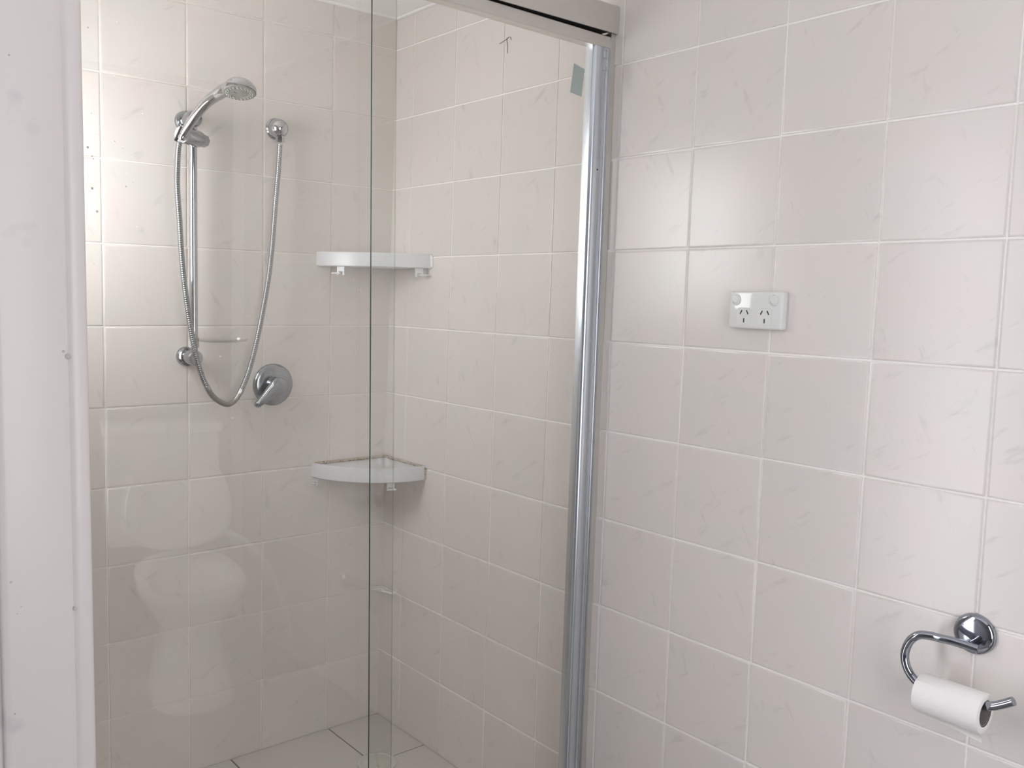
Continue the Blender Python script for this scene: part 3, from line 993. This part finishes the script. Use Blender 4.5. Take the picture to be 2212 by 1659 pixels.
# loose tail: a sheet wrapping the front and leaving the roll at the bottom
bm = bmesh.new()
cols = []
for i in range(9):
    u = i / 8
    s = s0 + (s1 - s0) * u
    row = []
    for a in range(40, 171, 10):
        lift = 0.0006 + (0.0035 * u if a > 140 else 0.0) * (a - 140) / 30
        r = ro + lift
        row.append(bm.verts.new((s, RC.y + r * math.sin(math.radians(a)), RC.z + r * math.cos(math.radians(a)))))
    tail = row[-1].co
    row.append(bm.verts.new((s, tail.y - 0.002, tail.z - 0.004 - 0.007 * u * u)))
    cols.append(row)
for a, b in zip(cols, cols[1:]):
    for k in range(len(a) - 1):
        bm.faces.new((a[k], a[k + 1], b[k + 1], b[k]))
t.part('loose_sheet', bm, M_paper, angle=60)

# ------------------------------------------------------------------ floor drain
t = Thing('floor_drain', FW, (-0.186, -0.238, 0.0), 'round off-white plastic floor drain at the tile joint by the shower corner', 'drain')
bm = bmesh.new()
lathe(bm, (-0.186, -0.238, 0.0), (0, 0, 1), [(0, 0.056), (0.003, 0.056), (0.006, 0.052), (0.0065, 0.046), (0.004, 0.044), (0.003, 0.042)], 48)
t.part('rim', bm, M_drain)
bm = bmesh.new()
lathe(bm, (-0.186, -0.238, 0.0), (0, 0, 1), [(0.001, 0.0415), (0.004, 0.041), (0.007, 0.034), (0.0095, 0.018), (0.010, 0)], 40)
t.part('cap', bm, M_drain)
bm = bmesh.new()
box(bm, (-0.222, -0.241, 0.006), (-0.150, -0.235, 0.0125), 0.002, 2)
bmesh.ops.rotate(bm, cent=(-0.186, -0.238, 0), matrix=Matrix.Rotation(math.radians(62), 3, 'Z'), verts=bm.verts)
t.part('diagonal_ridge', bm, M_drain)  # ridge shaped to carry the diagonal highlight across the cap

# ------------------------------------------------------------------ hair stuck to a tile
t = Thing('hair', FR, R(-0.5184, 1.945, 0.0), 'thin dark hair stuck to the tiles high on the right shower wall', 'hair')
bm = bmesh.new()
tube(bm, smooth_path([R(-0.4885, 1.9526, 0.001), R(-0.503, 1.955, 0.0015), R(-0.5178, 1.9585, 0.0015), R(-0.526, 1.9612, 0.0015), R(-0.5315, 1.9590, 0.001), R(-0.5327, 1.9530, 0.0008)], 24), 0.0006, 6)
tube(bm, smooth_path([R(-0.5165, 1.9610, 0.0012), R(-0.5184, 1.9457, 0.001), R(-0.5200, 1.9350, 0.001), R(-0.5196, 1.9225, 0.0008)], 12), 0.0006, 6)
t.part('strand', bm, M_hair)

# ------------------------------------------------------------------ behind the photographer, seen mirrored in the glass: toilet and valve
t = Thing('toilet', FW, (-0.43, -2.36, 0.0), 'white ceramic toilet with raised lid, seen as a faint reflection in the glass', 'toilet')


def dring(bm, z, hw, yf, yb, cx=-0.40, n=40, p=2.2):
    """egg outline: rounded front at yf, squarer back at yb"""
    out = []
    yc = yf - hw * 1.15
    for k in range(n):
        a = 2 * math.pi * k / n
        c, s = math.cos(a), math.sin(a)
        x = cx + hw * math.copysign(abs(c) ** (2 / p), c)
        y = yc + (yf - yc) * abs(s) ** (2 / p) if s > 0 else yc - (yc - yb) * abs(s) ** (2 / 3.0)
        out.append(bm.verts.new((x, y, z)))
    return out


def loft(bm, rings, cap0=True, cap1=True):
    for a, b in zip(rings, rings[1:]):
        for k in range(len(a)):
            bm.faces.new((a[k], a[(k + 1) % len(a)], b[(k + 1) % len(a)], b[k]))
    if cap0: bm.faces.new(rings[0][::-1])
    if cap1: bm.faces.new(rings[-1])


bm = bmesh.new()
loft(bm, [dring(bm, z, hw, yf, yb) for z, hw, yf, yb in (
    (0.0, 0.128, -2.065, -2.56), (0.02, 0.126, -2.068, -2.56), (0.045, 0.117, -2.085, -2.56), (0.13, 0.098, -2.125, -2.57),
    (0.20, 0.088, -2.145, -2.58), (0.25, 0.102, -2.130, -2.58), (0.305, 0.132, -2.075, -2.58), (0.355, 0.160, -2.035, -2.58),
    (0.378, 0.167, -2.025, -2.58), (0.388, 0.164, -2.028, -2.575), (0.388, 0.130, -2.065, -2.44), (0.37, 0.120, -2.08, -2.43),
    (0.30, 0.095, -2.14, -2.40), (0.24, 0.05, -2.22, -2.36))])
t.part('bowl', bm, M_ceramic, angle=60)
Ml = Matrix.Translation((0, -2.475, 0.425)) @ Matrix.Rotation(math.radians(106), 4, 'X') @ Matrix.Translation((0, 2.475, -0.425))
for nm, z, hole in (('seat', 0.425, True), ('lid', 0.445, False)):
    bm = bmesh.new()
    if hole:
        loft(bm, [dring(bm, zz, hw, yf, yb) for zz, hw, yf, yb in ((z - 0.008, 0.170, -2.16, -2.47), (z + 0.006, 0.174, -2.155, -2.475), (z + 0.008, 0.168, -2.165, -2.47),
                  (z + 0.008, 0.125, -2.20, -2.42), (z - 0.008, 0.120, -2.205, -2.415), (z - 0.008, 0.170, -2.16, -2.47))], False, False)
    else:
        loft(bm, [dring(bm, zz, hw, yf, yb) for zz, hw, yf, yb in ((z - 0.006, 0.176, -2.145, -2.475), (z + 0.004, 0.184, -2.135, -2.48), (z + 0.012, 0.170, -2.15, -2.47))])
    bmesh.ops.transform(bm, matrix=Ml, verts=bm.verts)
    t.part(nm, bm, M_ceramic, angle=50)
bm = bmesh.new()
box(bm, (-0.62, -2.80, 0.40), (-0.24, -2.62, 0.80), 0.02, 3)
box(bm, (-0.63, -2.81, 0.80), (-0.23, -2.61, 0.835), 0.008, 3)
t.part('cistern', bm, M_ceramic)
bm = bmesh.new()
tube(bm, smooth_path([(-0.30, -2.60, 0.46), (-0.20, -2.45, 0.44), (-0.12, -2.35, 0.34), (-0.07, -2.33, 0.18), (-0.05, -2.36, 0.05)], 30), 0.012, 12)
tag(t.part('supply_hose', bm, M_plastic), 'white hose curving to the floor')

t.root.rotation_euler.z = math.radians(12)

t = Thing('tap_pair', FR, R(-1.75, 0.41, 0.0), 'low chrome wall valve with two knobs, mirrored faintly in the glass', 'tap')
bm = bmesh.new()
tube(bm, [R(-1.84, 0.405, 0.045), R(-1.62, 0.435, 0.045)], 0.014, 16)
tube(bm, [R(-1.735, 0.42, -0.001), R(-1.735, 0.42, 0.05)], 0.017, 16)
tube(bm, [R(-1.70, 0.425, 0.045), R(-1.70, 0.39, 0.06), R(-1.70, 0.36, 0.062)], 0.010, 14)
t.part('body', bm, M_chrome)
for s, h in ((-1.86, 0.402), (-1.60, 0.438)):
    bm = bmesh.new()
    lathe(bm, R(s, h, 0.035), (0, 1, 0), [(0, 0.014), (0.012, 0.022), (0.024, 0.022), (0.030, 0.012), (0.031, 0)], 20)
    t.part('knob', bm, M_chrome)
